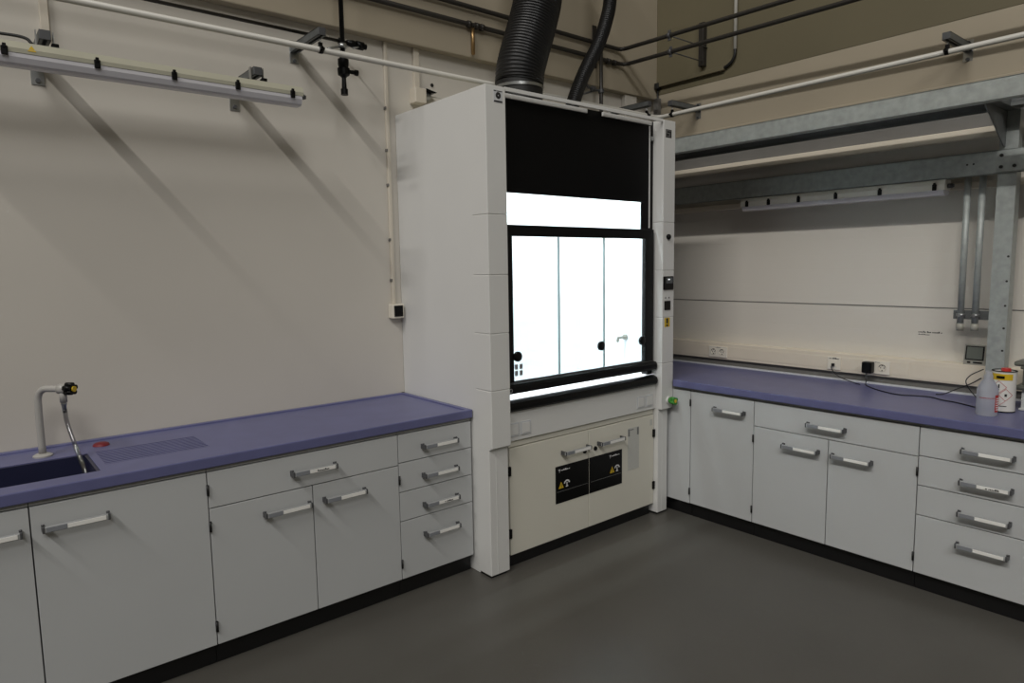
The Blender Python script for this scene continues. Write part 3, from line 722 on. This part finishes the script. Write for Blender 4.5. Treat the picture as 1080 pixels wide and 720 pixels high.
def wall_arm(label, pos, z, axis, clampz, group='wall arms carrying pipes and lamps', rod=True):
    lo = .62 if rod else 1.0
    r = thing('pipe_bracket', label, 'bracket', (pos, YW, z) if axis == 'y' else (XW, pos, z), 0, group)
    tip = PYL - .025 if axis == 'y' else PXR - .025
    o = arm(MB(r), pos, tip, z, axis).build('channel', M['galvd'], r)
    b = MB(r)
    if axis == 'y': b.box(tip - .003, tip, 0, 0, 0, 0) if False else b.box(pos - .018, pos + .018, tip - .004, tip, z - .018, z + .018, .001)
    else: b.box(tip - .004, tip, pos - .018, pos + .018, z - .018, z + .018, .001)
    b.build('end_cap', M['dkalu'], r)
    b = MB(r)
    if axis == 'y': b.box(pos - .024, pos + .024, YW - .006, YW, z - .115 * lo, z + .045, .001)
    else: b.box(XW - .006, XW, pos - .024, pos + .024, z - .115 * lo, z + .045, .001)
    b.build('wall_plate', M['steel'], r)
    for dz in (-.097 * lo, .030):
        b = MB(r)
        if axis == 'y': b.lathe([(0, -.009), (.010, -.009), (.010, 0), (0, 0)], (pos, YW - .006, z + dz), 6, 'y')
        else: b.lathe([(0, -.009), (.010, -.009), (.010, 0), (0, 0)], (XW - .006, pos, z + dz), 6, 'x')
        b.build('bolt', M['dkalu'], r)
    if rod:
        c = (pos, PYL) if axis == 'y' else (PXR, pos)
        MB(r).cyl((*c, z - .016), (*c, clampz + .020), .004, 8).build('hanger_rod', M['steel'], r)
        b = MB(r)
        if axis == 'y':
            b.tube([(pos - .010, PYL, clampz), (pos + .010, PYL, clampz)], .0195, 14); b.box(pos - .010, pos + .010, PYL - .007, PYL + .007, clampz + .016, clampz + .034, .002); b.box(pos - .010, pos + .010, PYL - .03, PYL - .016, clampz - .005, clampz + .005)
        else:
            b.tube([(PXR, pos - .010, clampz), (PXR, pos + .010, clampz)], .0195, 14); b.box(PXR - .007, PXR + .007, pos - .010, pos + .010, clampz + .016, clampz + .034, .002); b.box(PXR - .03, PXR - .016, pos - .010, pos + .010, clampz - .005, clampz + .005)
        b.build('pipe_clamp', M['black'], r)
    return r
wall_arm('galvanised wall arm holding the white pipe beside the hanging valve', 1.515, 2.832, 'y', PZ)
wall_arm('galvanised wall arm on the left wall half hidden behind the fume hood', 4.035, 2.832, 'y', PZ)
wall_arm('galvanised wall arm on the right wall just above the hood corner', 3.140, 2.830, 'x', PZ)
wall_arm('galvanised wall arm on the right wall above the rack', 1.370, 2.838, 'x', PZ + .012)
tag(MB().tube([(-3.0, PYL, PZ - .005), (PXR - .05, PYL, PZ), (PXR - .015, PYL - .012, PZ), (PXR, PYL - .05, PZ), (PXR, -2.5, PZ + .025)], .0145, 14).build('supply_pipe', M['pipe']),
    'long white pipe running along both walls on bracket arms', 'pipe')

# ------------------------------------------------------------------ moisture-proof lamps
def tube_lamp(label, loc, rz, L, clips, low=0.0):
    r = thing('tube_lamp', label, 'lamp', loc, rz, 'unlit moisture-proof tube lamps')
    def sect(mb, prof, a, b_): mb.prism([(a, y, z) for y, z in prof], (b_ - a, 0, 0))
    hs_ = [(-.048, .004 - low), (.048, .004 - low), (.050, .020), (.040, .046), (-.040, .046), (-.050, .020)]
    df = [(-.046, .003 - low), (.046, .003 - low), (.046, -.012 - low), (.036, -.032), (.022, -.039), (-.022, -.039), (-.036, -.032), (-.046, -.012)]
    b = MB(); sect(b, hs_, 0, L); b.build('housing', M['lampw'] if low else M['lamphs'], r)
    b = MB(); sect(b, df, .006, L - .006); b.build('diffuser', M['lampdf'], r)
    for cxp in clips:
        k = MB(); k.box(cxp - .011, cxp + .011, -.057, -.048, -.012, .022, .003); k.box(cxp - .006, cxp + .006, -.060, -.050, .012, .030, .002); k.box(cxp - .011, cxp + .011, .048, .057, -.012, .022, .003); k.build('clip', M['black'], r)
    b = MB(); b.cyl((L, 0, .012), (L + .022, 0, .012), .013, 14); b.cyl((L + .02, 0, .012), (L + .03, 0, .012), .010, 12); b.build('cable_gland', M['dkalu'], r)
    return r
tube_lamp('unlit grey tube lamp hanging on wall arms at the left wall', (-.165, PYL, 2.498), 0, 1.56, (.06, .40, .70, .985, 1.25, 1.505))
r = [o for o in COL.objects if o.name.startswith('tube_lamp')][0]
k = MB(); k.prism([(.472, -.0493, .014), (.500, -.0493, .014), (.486, -.0475, .037)], (0, -.001, 0)); k.build('warning_label', M['yellow'], r)
for xx in (.37, 1.190):
    a = wall_arm('galvanised wall arm carrying the left tube lamp, ' + ('farther left' if xx < 1 else 'nearer the lamp end'), xx, 2.590, 'y', 0, rod=False)
    b = MB(a); b.box(xx - .045, xx + .045, PYL - .03, PYL + .03, 2.5445, 2.5475); b.box(xx - .03, xx - .027, PYL - .012, PYL + .012, 2.5475, 2.609); b.box(xx + .027, xx + .03, PYL - .012, PYL + .012, 2.5475, 2.609); b.build('lamp_hook', M['steel'], a)
    b = MB(a); b.box(xx + .02, xx + .045, PYL - .018, PYL + .018, 2.548, 2.566, .004); b.build('lamp_clip', M['black'], a)
tag(MB().tube(bez([(-2.0, 3.33, 2.60), (-.2, 3.33, 2.588), (.18, 3.32, 2.588), (.30, 3.29, 2.580), (.33, 3.275, 2.555)], 6), .006, 8).build('lamp_cable', M['cable']),
    'dark cable leading to the left tube lamp', 'cable')

# lamp under the rack on the right
tube_lamp('unlit white tube lamp fixed under the galvanised beam at the right wall', (4.345, 2.650, 2.066), RZ, 1.26, (.05, .21, .42, .66, .92, 1.21), .014)

# ------------------------------------------------------------------ galvanised rack on the right bench
r = thing('service_rack', 'galvanised steel rack of beams, arms and post over the right worktop', 'rack', (4.33, 1.1, ZT))
PX0, PX1, PY0, PY1 = 4.298, 4.376, 1.062, 1.146
b = MB(r); t_ = .006
b.box(PX0, PX0 + t_, PY0, PY1, ZT - .004, 2.43); b.box(PX0, PX1, PY0, PY0 + t_, ZT - .004, 2.43); b.box(PX0, PX1, PY1 - t_, PY1, ZT - .004, 2.43)
b.box(PX1 - t_, PX1, PY0, PY0 + .022, ZT - .004, 2.43); b.box(PX1 - t_, PX1, PY1 - .022, PY1, ZT - .004, 2.43)
b.build('post', M['galv'], r)
b = MB(r); 
for zz in (1.18, 1.30, 1.42, 1.55, 1.68): b.cyl((PX0 - .001, 1.075, zz), (PX0 + .004, 1.075, zz), .006, 8)
b.build('post_hole', M['dark'], r)
# lower beam: C section
def cbeam(mb, x, z0_, z1_, ya, yb, d=.045, th=.004):
    mb.box(x, x + th, ya, yb, z0_, z1_, .001); mb.box(x, x + d, ya, yb, z1_ - th, z1_); mb.box(x, x + d, ya, yb, z0_, z0_ + th)
b = MB(r); cbeam(b, 4.290, 2.112, 2.236, -.6, YW - .03, .008); b.box(4.290, 4.36, 1.36, 2.70, 2.112, 2.116) ; b.build('lower_beam', M['galv'], r)
b = MB(r); b.box(4.284, 4.290, .84, 1.152, 2.122, 2.232, .001); b.build('joint_plate', M['galv'], r)
for yy, zz in ((1.128, 2.205), (1.128, 2.146), (1.070, 2.146), (.98, 2.205), (.98, 2.146)):
    MB(r).lathe([(0, -.008), (.009, -.008), (.009, 0), (0, 0)], (4.284, yy, zz), 8, 'x').build('bolt', M['dark'], r)
b = MB(r)
for yy in (1.285, 1.255): b.cyl((4.2885, yy, 2.176), (4.2905, yy, 2.176), .005, 8)
b.build('beam_hole', M['dark'], r)
# upper cantilever shelf
b = MB(r); cbeam(b, 3.860, 2.412, 2.512, -.6, YW - .03, .05); b.build('upper_beam', M['galv'], r)
for yy in (1.104, 3.442):
    b = MB(r); b.box(3.866, PX1 + .02, yy - .030, yy + .030, 2.430, 2.498, .002); b.build('arm', M['galvd'], r)
b = MB(r)
b.prism([(3.915, 1.118, 2.428), (PX0 + .01, 1.118, 2.428), (PX0 + .01, 1.118, 2.250), (PX0 - .03, 1.118, 2.250)], (0, .005, 0)); b.build('gusset', M['galvd'], r)
# perforated tray under the shelf: bars crossing
b = MB(r)
tx0, tx1, ty0, ty1, tz = 3.912, 4.165, 1.14, 3.40, 2.432
b.box(tx0, tx0 + .006, ty0, ty1, tz - .018, tz + .012); b.box(tx1 - .006, tx1, ty0, ty1, tz - .018, tz + .012)
for i in range(8):
    xx = tx0 + .006 + (tx1 - tx0 - .012) * (i + .5) / 8; b.box(xx - .004, xx + .004, ty0, ty1, tz, tz + .004)
k = int((ty1 - ty0) / .03)
for i in range(k): yy = ty0 + (i + .5) * .03; b.box(tx0, tx1, yy - .005, yy + .005, tz + .004, tz + .008)
b.box(tx0, tx1, ty0, ty1, tz + .009, tz + .012)
b.build('grid_tray', M['mesh'], r)
b = MB(r); b.box(4.171, 4.350, -.6, 3.40, 2.447, 2.451, .001); b.box(4.171, 4.176, -.6, 3.40, 2.43, 2.45); b.build('shelf_board', M['mesh'], r)
b = MB(r); b.box(4.18, 4.21, -.6, 3.40, 2.452, 2.49, .002); b.build('rear_rail', M['galvd'], r)
# second post behind the hood corner that carries the other end of the beams
b = MB(r)
for ya, yb in ((3.40, 3.484),):
    b.box(PX0, PX1, ya, yb, ZT - .004, 2.43, .002)
b.build('post', M['galv'], r)

# two conduit drops under the lower beam
for lab, yy, zb_ in (('galvanised conduit tube under the beam, farther from the rack post', 1.292, 1.300), ('galvanised conduit tube under the beam, nearest the rack post', 1.222, 1.302)):
    q = thing('conduit_tube', lab, 'conduit', (4.345, yy, zb_ - .03), 0, 'conduit tubes beside the rack post')
    MB(q).cyl((4.345, yy, zb_), (4.345, yy, 2.116), .0165, 18).build('tube', M['galv'], q)
    MB(q).cyl((4.345, yy, zb_ - .028), (4.345, yy, zb_ + .012), .0190, 18).build('end_bushing', M['gcase'], q)
    b = MB(q); b.tube([(4.345, yy, 1.352), (4.345, yy, 1.368)], .021, 18); b.box(4.318, 4.326, yy - .006, yy + .006, 1.350, 1.370, .001); b.build('clamp', M['steel'], q)
tag(MB().box(4.3665, 4.372, 1.147, 1.335, 1.335, 1.385, .002).build('clamp_rail', M['galvd']), 'short galvanised rail clamping the two conduit tubes to the post', 'rail')

# dark shade strip, lit-stripe bar and white rail on the right wall
struct(MB().box(XW - .0045, XW, -6, YW - .07, 2.375, 2.56, .001).build('shade_strip', M['gap']))  # dark strip added to darken the lit wall band above the bar
tag(MB().box(XW - .032, XW - .0005, -.6, YW - .12, 2.335, 2.392, .004).build('wall_rail', M['race']), 'white bar standing in for a lit stripe on the right wall between the two rack beams', 'rail')  # white bar added in place of a lit stripe on the wall
tag(MB().box(XW - .032, XW - .0005, -.6, YW - .12, 2.062, 2.100, .004).build('wall_rail', M['race']), 'white horizontal rail on the right wall behind the tube lamp', 'rail')

# small print on the right wall
b = MB()
scribble(b, lambda mb, a, c, z, z2: mb.box(XW - .0008, XW + .0002, a, c, z, z2), 1.425, 1.552, 1.234, .010, 41)
scribble(b, lambda mb, a, c, z, z2: mb.box(XW - .0008, XW + .0002, a, c, z, z2), 1.490, 1.552, 1.220, .007, 42)
tag(b.build('wall_lettering', M['ink']), 'small dark lettering on the right wall above the raceway', 'lettering')

# ------------------------------------------------------------------ dark pipes high on the walls
def corner_pipe(name, label, z, y, x, r_):
    pts = [(-2.5, y, z - .01)] + [(x - .05, y, z), (x - .015, y - .010, z), (x, y - .045, z)] + [(x, 1.9, z - .040), (x, -2.0, z - .09)]
    return tag(MB().tube(pts, r_, 14).build(name, M['dpipe']), label, 'pipe', 'dark pipes high on the walls')
corner_pipe('gas_pipe', 'upper of two dark pipes bending around the room corner', 3.270, 3.510, 4.030, .0145)
r = thing('gas_pipe', 'lower of two dark pipes bending around the corner, with brass stub', 'pipe', (2.7, 3.48, 3.16), 0, 'dark pipes high on the walls')
MB(r).tube([(-2.5, 3.51, 3.152), (3.99, 3.51, 3.166), (4.045, 3.498, 3.166), (4.060, 3.455, 3.166), (4.060, 1.9, 3.134), (4.060, -2.0, 3.08)], .0145, 14).build('pipe_run', M['dpipe'], r)
for xa, xb in ((2.60, 2.622), (2.66, 2.682), (2.70, 2.722), (3.87, 3.90), (3.94, 3.965)):
    MB(r).tube([(xa, 3.51, 3.163), (xb, 3.51, 3.163)], .021, 14).build('pipe_fitting', M['dpipe'], r)
b = MB(r); b.tube([(2.640, 3.51, 3.145), (2.640, 3.51, 3.09), (2.640, 3.51, 2.99), (2.640, 3.51, 2.985)], [.010, .012, .012, .006], 12); b.build('brass_stub', mat('dull_brass', (150, 122, 82), .35, .8, noise=.08), r)
# strut channels with clamps carrying the two pipes
def strut(label, x, y, z0_, z1_, axis):
    r = thing('pipe_strut', label, 'bracket', (x, y, z0_), 0, 'struts carrying the dark pipes')
    b = MB(r); w = .021
    if axis == 'x':
        b.box(x, x + .012, y - w, y + w, z0_, z1_, .002); b.box(x + .012, XW - .006, y - w, y - w + .004, z0_, z1_); b.box(x + .012, XW - .006, y + w - .004, y + w, z0_, z1_)
        b.build('channel', M['dpipe'], r)
    else:
        b.box(x - w, x + w, y, YW - .0655, z0_, z1_, .002); b.build('channel', M['dpipe'], r)
    return r
strut('dark vertical strut behind the two dark pipes on the right wall', 4.440, 3.095, 3.130, 3.440, 'x')
strut('dark vertical strut behind the thin black hose on the left wall', 3.760, 3.526, 3.10, 3.395, 'y')
for lab, xx, yy, zz, ax in (('pipe clamp on the upper dark pipe beyond the corner', 4.030, 3.070, 3.260, 'y'), ('pipe clamp on the lower dark pipe beyond the corner', 4.060, 3.080, 3.158, 'y')):
    q = thing('pipe_clamp', lab, 'clamp', (xx, yy, zz), 0, 'clamps on the dark pipes')
    b = MB(q); b.tube([(xx, yy - .012, zz), (xx, yy + .012, zz)], .021, 14); b.box(xx - .005, xx + .005, yy - .011, yy + .011, zz - .036, zz + .036, .002); b.build('ring', M['dkalu'], q)
    MB(q).cyl((xx + .018, yy, zz), (XW - .006, yy, zz), .004, 8).build('rod', M['dkalu'], q)

# hanging shut-off valve on a vertical pipe in front of the left wall
vx, vy = 1.672, 3.345
r = thing('hanging_valve', 'black vertical pipe ending in a shut-off valve at the left wall', 'valve', (vx, vy, 2.57))
MB(r).cyl((vx, vy, 2.74), (vx, vy, 4.6), .0125, 14).build('drop_pipe', M['black'], r)
b = MB(r); b.lathe([(0, .0), (.0185, .0), (.0185, .028), (.013, .034), (.011, .085), (.019, .094), (.030, .10), (.032, .132), (.024, .138), (.028, .150), (.028, .178), (.017, .184), (.015, .20), (0, .20)], (vx, vy, 2.572), 20); b.build('valve_body', M['black'], r)
b = MB(r); b.cyl((vx, vy, 2.692), (vx + .062, vy - .008, 2.692), .0105, 12); b.lathe([(0, 0), (.015, .003), (.015, .018), (0, .02)], (vx + .058, vy - .008, 2.692), 12, 'x'); b.build('valve_lever', M['black'], r)
b = MB(r); b.tube([(vx, vy, 2.806), (vx, vy, 2.828)], .020, 14); b.cyl((vx - .005, vy - .004, 2.815), (1.56, 3.285, 2.768), .006, 8); b.build('holding_clamp', M['steel'], r)
# thin dark pipe with elbow fitting behind it
r = thing('branch_pipe', 'thin dark horizontal pipe with fittings ending behind the hanging valve', 'pipe', (1.5, 3.44, 2.86))
MB(r).tube([(-2.5, 3.44, 2.878), (1.78, 3.44, 2.872)], .0085, 12).build('pipe_run', M['dpipe'], r)
b = MB(r); b.tube([(1.70, 3.44, 2.872), (1.715, 3.44, 2.872)], .017, 12); b.tube([(1.745, 3.44, 2.872), (1.775, 3.44, 2.871), (1.81, 3.44, 2.870)], [.014, .020, .016], 12); b.tube([(1.80, 3.44, 2.870), (1.84, 3.44, 2.869)], .022, 12); b.tube([(1.84, 3.44, 2.869), (1.858, 3.44, 2.869)], .015, 12); b.build('pipe_fitting', M['black'], r)
b = MB(r); b.cyl((1.775, 3.44, 2.871), (1.775, YW - .002, 2.871), .005, 8); b.cyl((1.832, 3.44, 2.869), (1.76, 3.40, 2.835), .005, 8); b.build('wall_rod', M['steel'], r)
# thin drop pipe behind the hood
r = thing('drop_pipe', 'thin dark vertical pipe descending behind the fume hood roof', 'pipe', (3.745, 3.475, 2.6))
MB(r).cyl((3.745, 3.452, 2.30), (3.745, 3.452, 3.36), .0135, 12).build('pipe_run', M['dpipe'], r)
b = MB(r); b.tube([(3.745, 3.452, 2.905), (3.745, 3.452, 2.930)], .021, 12); b.cyl((3.745, 3.452, 2.918), (3.63, 3.452, 2.922), .008, 8); b.lathe([(0, 0), (.018, 0), (.018, .03), (0, .03)], (3.645, 3.452, 2.922), 12, 'x'); b.cyl((3.70, 3.452, 2.918), (3.60, 3.50, 2.885), .006, 8); b.cyl((3.62, 3.452, 2.922), (3.575, 3.452, 2.955), .010, 8); b.build('valve', M['dkalu'], r)

# right wall: upright conduit with flexible end and brown trunking
r = thing('wall_conduit', 'pale upright conduit with black flexible end high on the right wall', 'conduit', (XW - .02, 2.826, 3.19))
MB(r).cyl((XW - .022, 2.826, 3.190), (XW - .022, 2.826, 4.4), .0125, 12).build('tube', M['pipe'], r)
MB(r).tube(bez([(XW - .022, 2.826, 3.200), (XW - .022, 2.828, 3.15), (XW - .022, 2.85, 3.11), (XW - .022, 2.895, 3.085), (XW - .022, 2.92, 3.082)], 6), .011, 10).build('flexible_end', M['cable'], r)
MB(r).box(XW - .036, XW - .007, 2.91, 3.50, 3.062, 3.092, .003).build('trunking', M['olive'], r)
b = MB(r); b.box(XW - .045, XW - .007, 3.49, 3.53, 3.050, 3.095, .004); b.cyl((XW - .02, 3.512, 3.06), (XW - .02, 3.512, 2.86), .007, 8); b.build('cable_outlet', M['cable'], r)

# ------------------------------------------------------------------ cable ducts and boxes on the left wall
r = thing('wall_conduit', 'cream vertical cable conduit beside the fume hood ending in a socket box', 'conduit', (2.06, YW, 1.45))
MB(r).box(2.049, 2.071, YW - .018, YW, 1.455, 2.975, .005, 3).build('tube', M['duct'], r)
for zz in (1.60, 1.84, 2.16, 2.36, 2.60, 2.85):
    MB(r).box(2.043, 2.052, YW - .020, YW, zz - .008, zz + .008, .002).build('clip', M['gap'], r)
r = thing('socket_box', 'small surface socket box with black face under the cream conduit', 'socket', (2.065, YW, 1.37), 0)
MB(r).box(2.026, 2.104, YW - .055, YW, 1.372, 1.456, .004).build('housing', M['plug'], r)
MB(r).box(2.036, 2.095, YW - .060, YW - .053, 1.382, 1.448, .003).build('cover', M['black'], r)
tag(MB().box(2.247, 2.285, YW - .022, YW, 2.735, 2.975, .003).build('cable_duct', M['duct']), 'short cream cable duct above the box behind the fume hood top', 'cable duct', 'vertical cable ducts under the ledge')
tag(MB().box(.395, .428, YW - .022, YW, 2.625, 2.975, .003).build('cable_duct', M['duct']), 'cream cable duct dropping to the left tube lamp', 'cable duct', 'vertical cable ducts under the ledge')
r = thing('junction_box', 'cream junction box with dark round connector behind the hood top', 'junction box', (2.26, YW, 2.65))
MB(r).box(2.222, 2.300, YW - .070, YW, 2.648, 2.735, .005).build('housing', M['duct'], r)
b = MB(r); b.lathe([(0, 0), (.024, 0), (.026, .02), (.020, .04), (0, .045)], (2.300, YW - .035, 2.70), 16, 'x'); b.build('connector', M['steel'], r)
b = MB(r); b.prism([(2.300, YW - .072, 2.727), (2.300, YW - .072, 2.737), (2.375, YW - .072, 2.722), (2.34, YW - .072, 2.716)], (0, .07, 0)); b.build('rain_flap', M['black'], r)
tag(MB().tube(bez([(2.343, YW - .035, 2.70), (2.42, YW - .03, 2.705), (2.60, YW - .02, 2.69), (2.9, YW - .02, 2.66)], 6), .004, 8).build('sensor_lead', M['pipe']), 'thin pale cable running from the junction box behind the hood', 'cable')
tag(MB().lathe([(0, -.004), (.011, -.004), (.011, 0), (0, 0)], (2.385, YW, 2.782), 12, 'y').build('wall_plug', M['dark']), 'small black hole plug in the wall above the junction box', 'wall plug')

# ------------------------------------------------------------------ light
def area(name, loc, target, size, power, color, shape='DISK', sy_=None):
    l = bpy.data.lights.new(name, 'AREA'); l.shape = shape; l.size = size
    if sy_: l.size_y = sy_
    l.energy = power; l.color = color
    o = bpy.data.objects.new(name, l); COL.objects.link(o); o.location = loc
    d = Vector(target) - Vector(loc); o.rotation_euler = d.to_track_quat('-Z', 'Y').to_euler()
    return o
# two long rows of ceiling tubes running towards the left wall
def tube_row(loc, tilt, width, length, power, color):
    l = bpy.data.lights.new('ceiling_tube_row', 'AREA'); l.shape = 'RECTANGLE'; l.size = width; l.size_y = length
    l.energy = power; l.color = color
    o = bpy.data.objects.new('ceiling_tube_row', l); COL.objects.link(o); o.location = loc
    o.rotation_euler = (0, -math.radians(tilt), 0)      # tilt 0 = straight down, long axis along the room
    return o
tube_row((-8.0, -1.6, 12.4), 45, .22, 8.4, 1120, (1.0, .97, .93))
area('front_fill', (-2.0, -5.5, 8.0), (2.5, 3.0, 1.0), 3.0, 275, (1.0, .985, .965), 'RECTANGLE', 3.0)  # soft fill added for the front faces, no real source behind it
area('hood_tube_light', (2.89, 2.93, 2.498), (2.89, 2.93, 0), 1.06, 35, (.96, .98, 1.0), 'RECTANGLE', .03)

world = bpy.data.worlds.new('World'); scene.world = world; world.use_nodes = True
world.node_tree.nodes['Background'].inputs[0].default_value = (.5, .5, .5, 1)
world.node_tree.nodes['Background'].inputs[1].default_value = .05

# ------------------------------------------------------------------ camera
cam = bpy.data.cameras.new('Camera'); co = bpy.data.objects.new('Camera', cam); COL.objects.link(co)
cam.sensor_fit = 'HORIZONTAL'; cam.sensor_width = 36.0; cam.lens = 711.7386388 / 1080 * 36.0
cam.clip_start = .05; cam.clip_end = 60
R_ = Matrix(((0.7678456318506137, -0.6404330575231428, -0.016080562163379292),
             (-0.08313372785525587, -0.07472144390521747, -0.9937331075865429),
             (0.6352179696299687, 0.7643704629643129, -0.1106161218218303)))
m3 = Matrix((R_[0], -R_[1], -R_[2])).transposed()
co.matrix_world = Matrix.Translation((0, 0, 1.67035592)) @ m3.to_4x4()
scene.camera = co

vs = scene.view_settings
vs.view_transform = 'Standard'; vs.look = 'None'; vs.gamma = 1.0; vs.exposure = 0.0; vs.use_curve_mapping = False
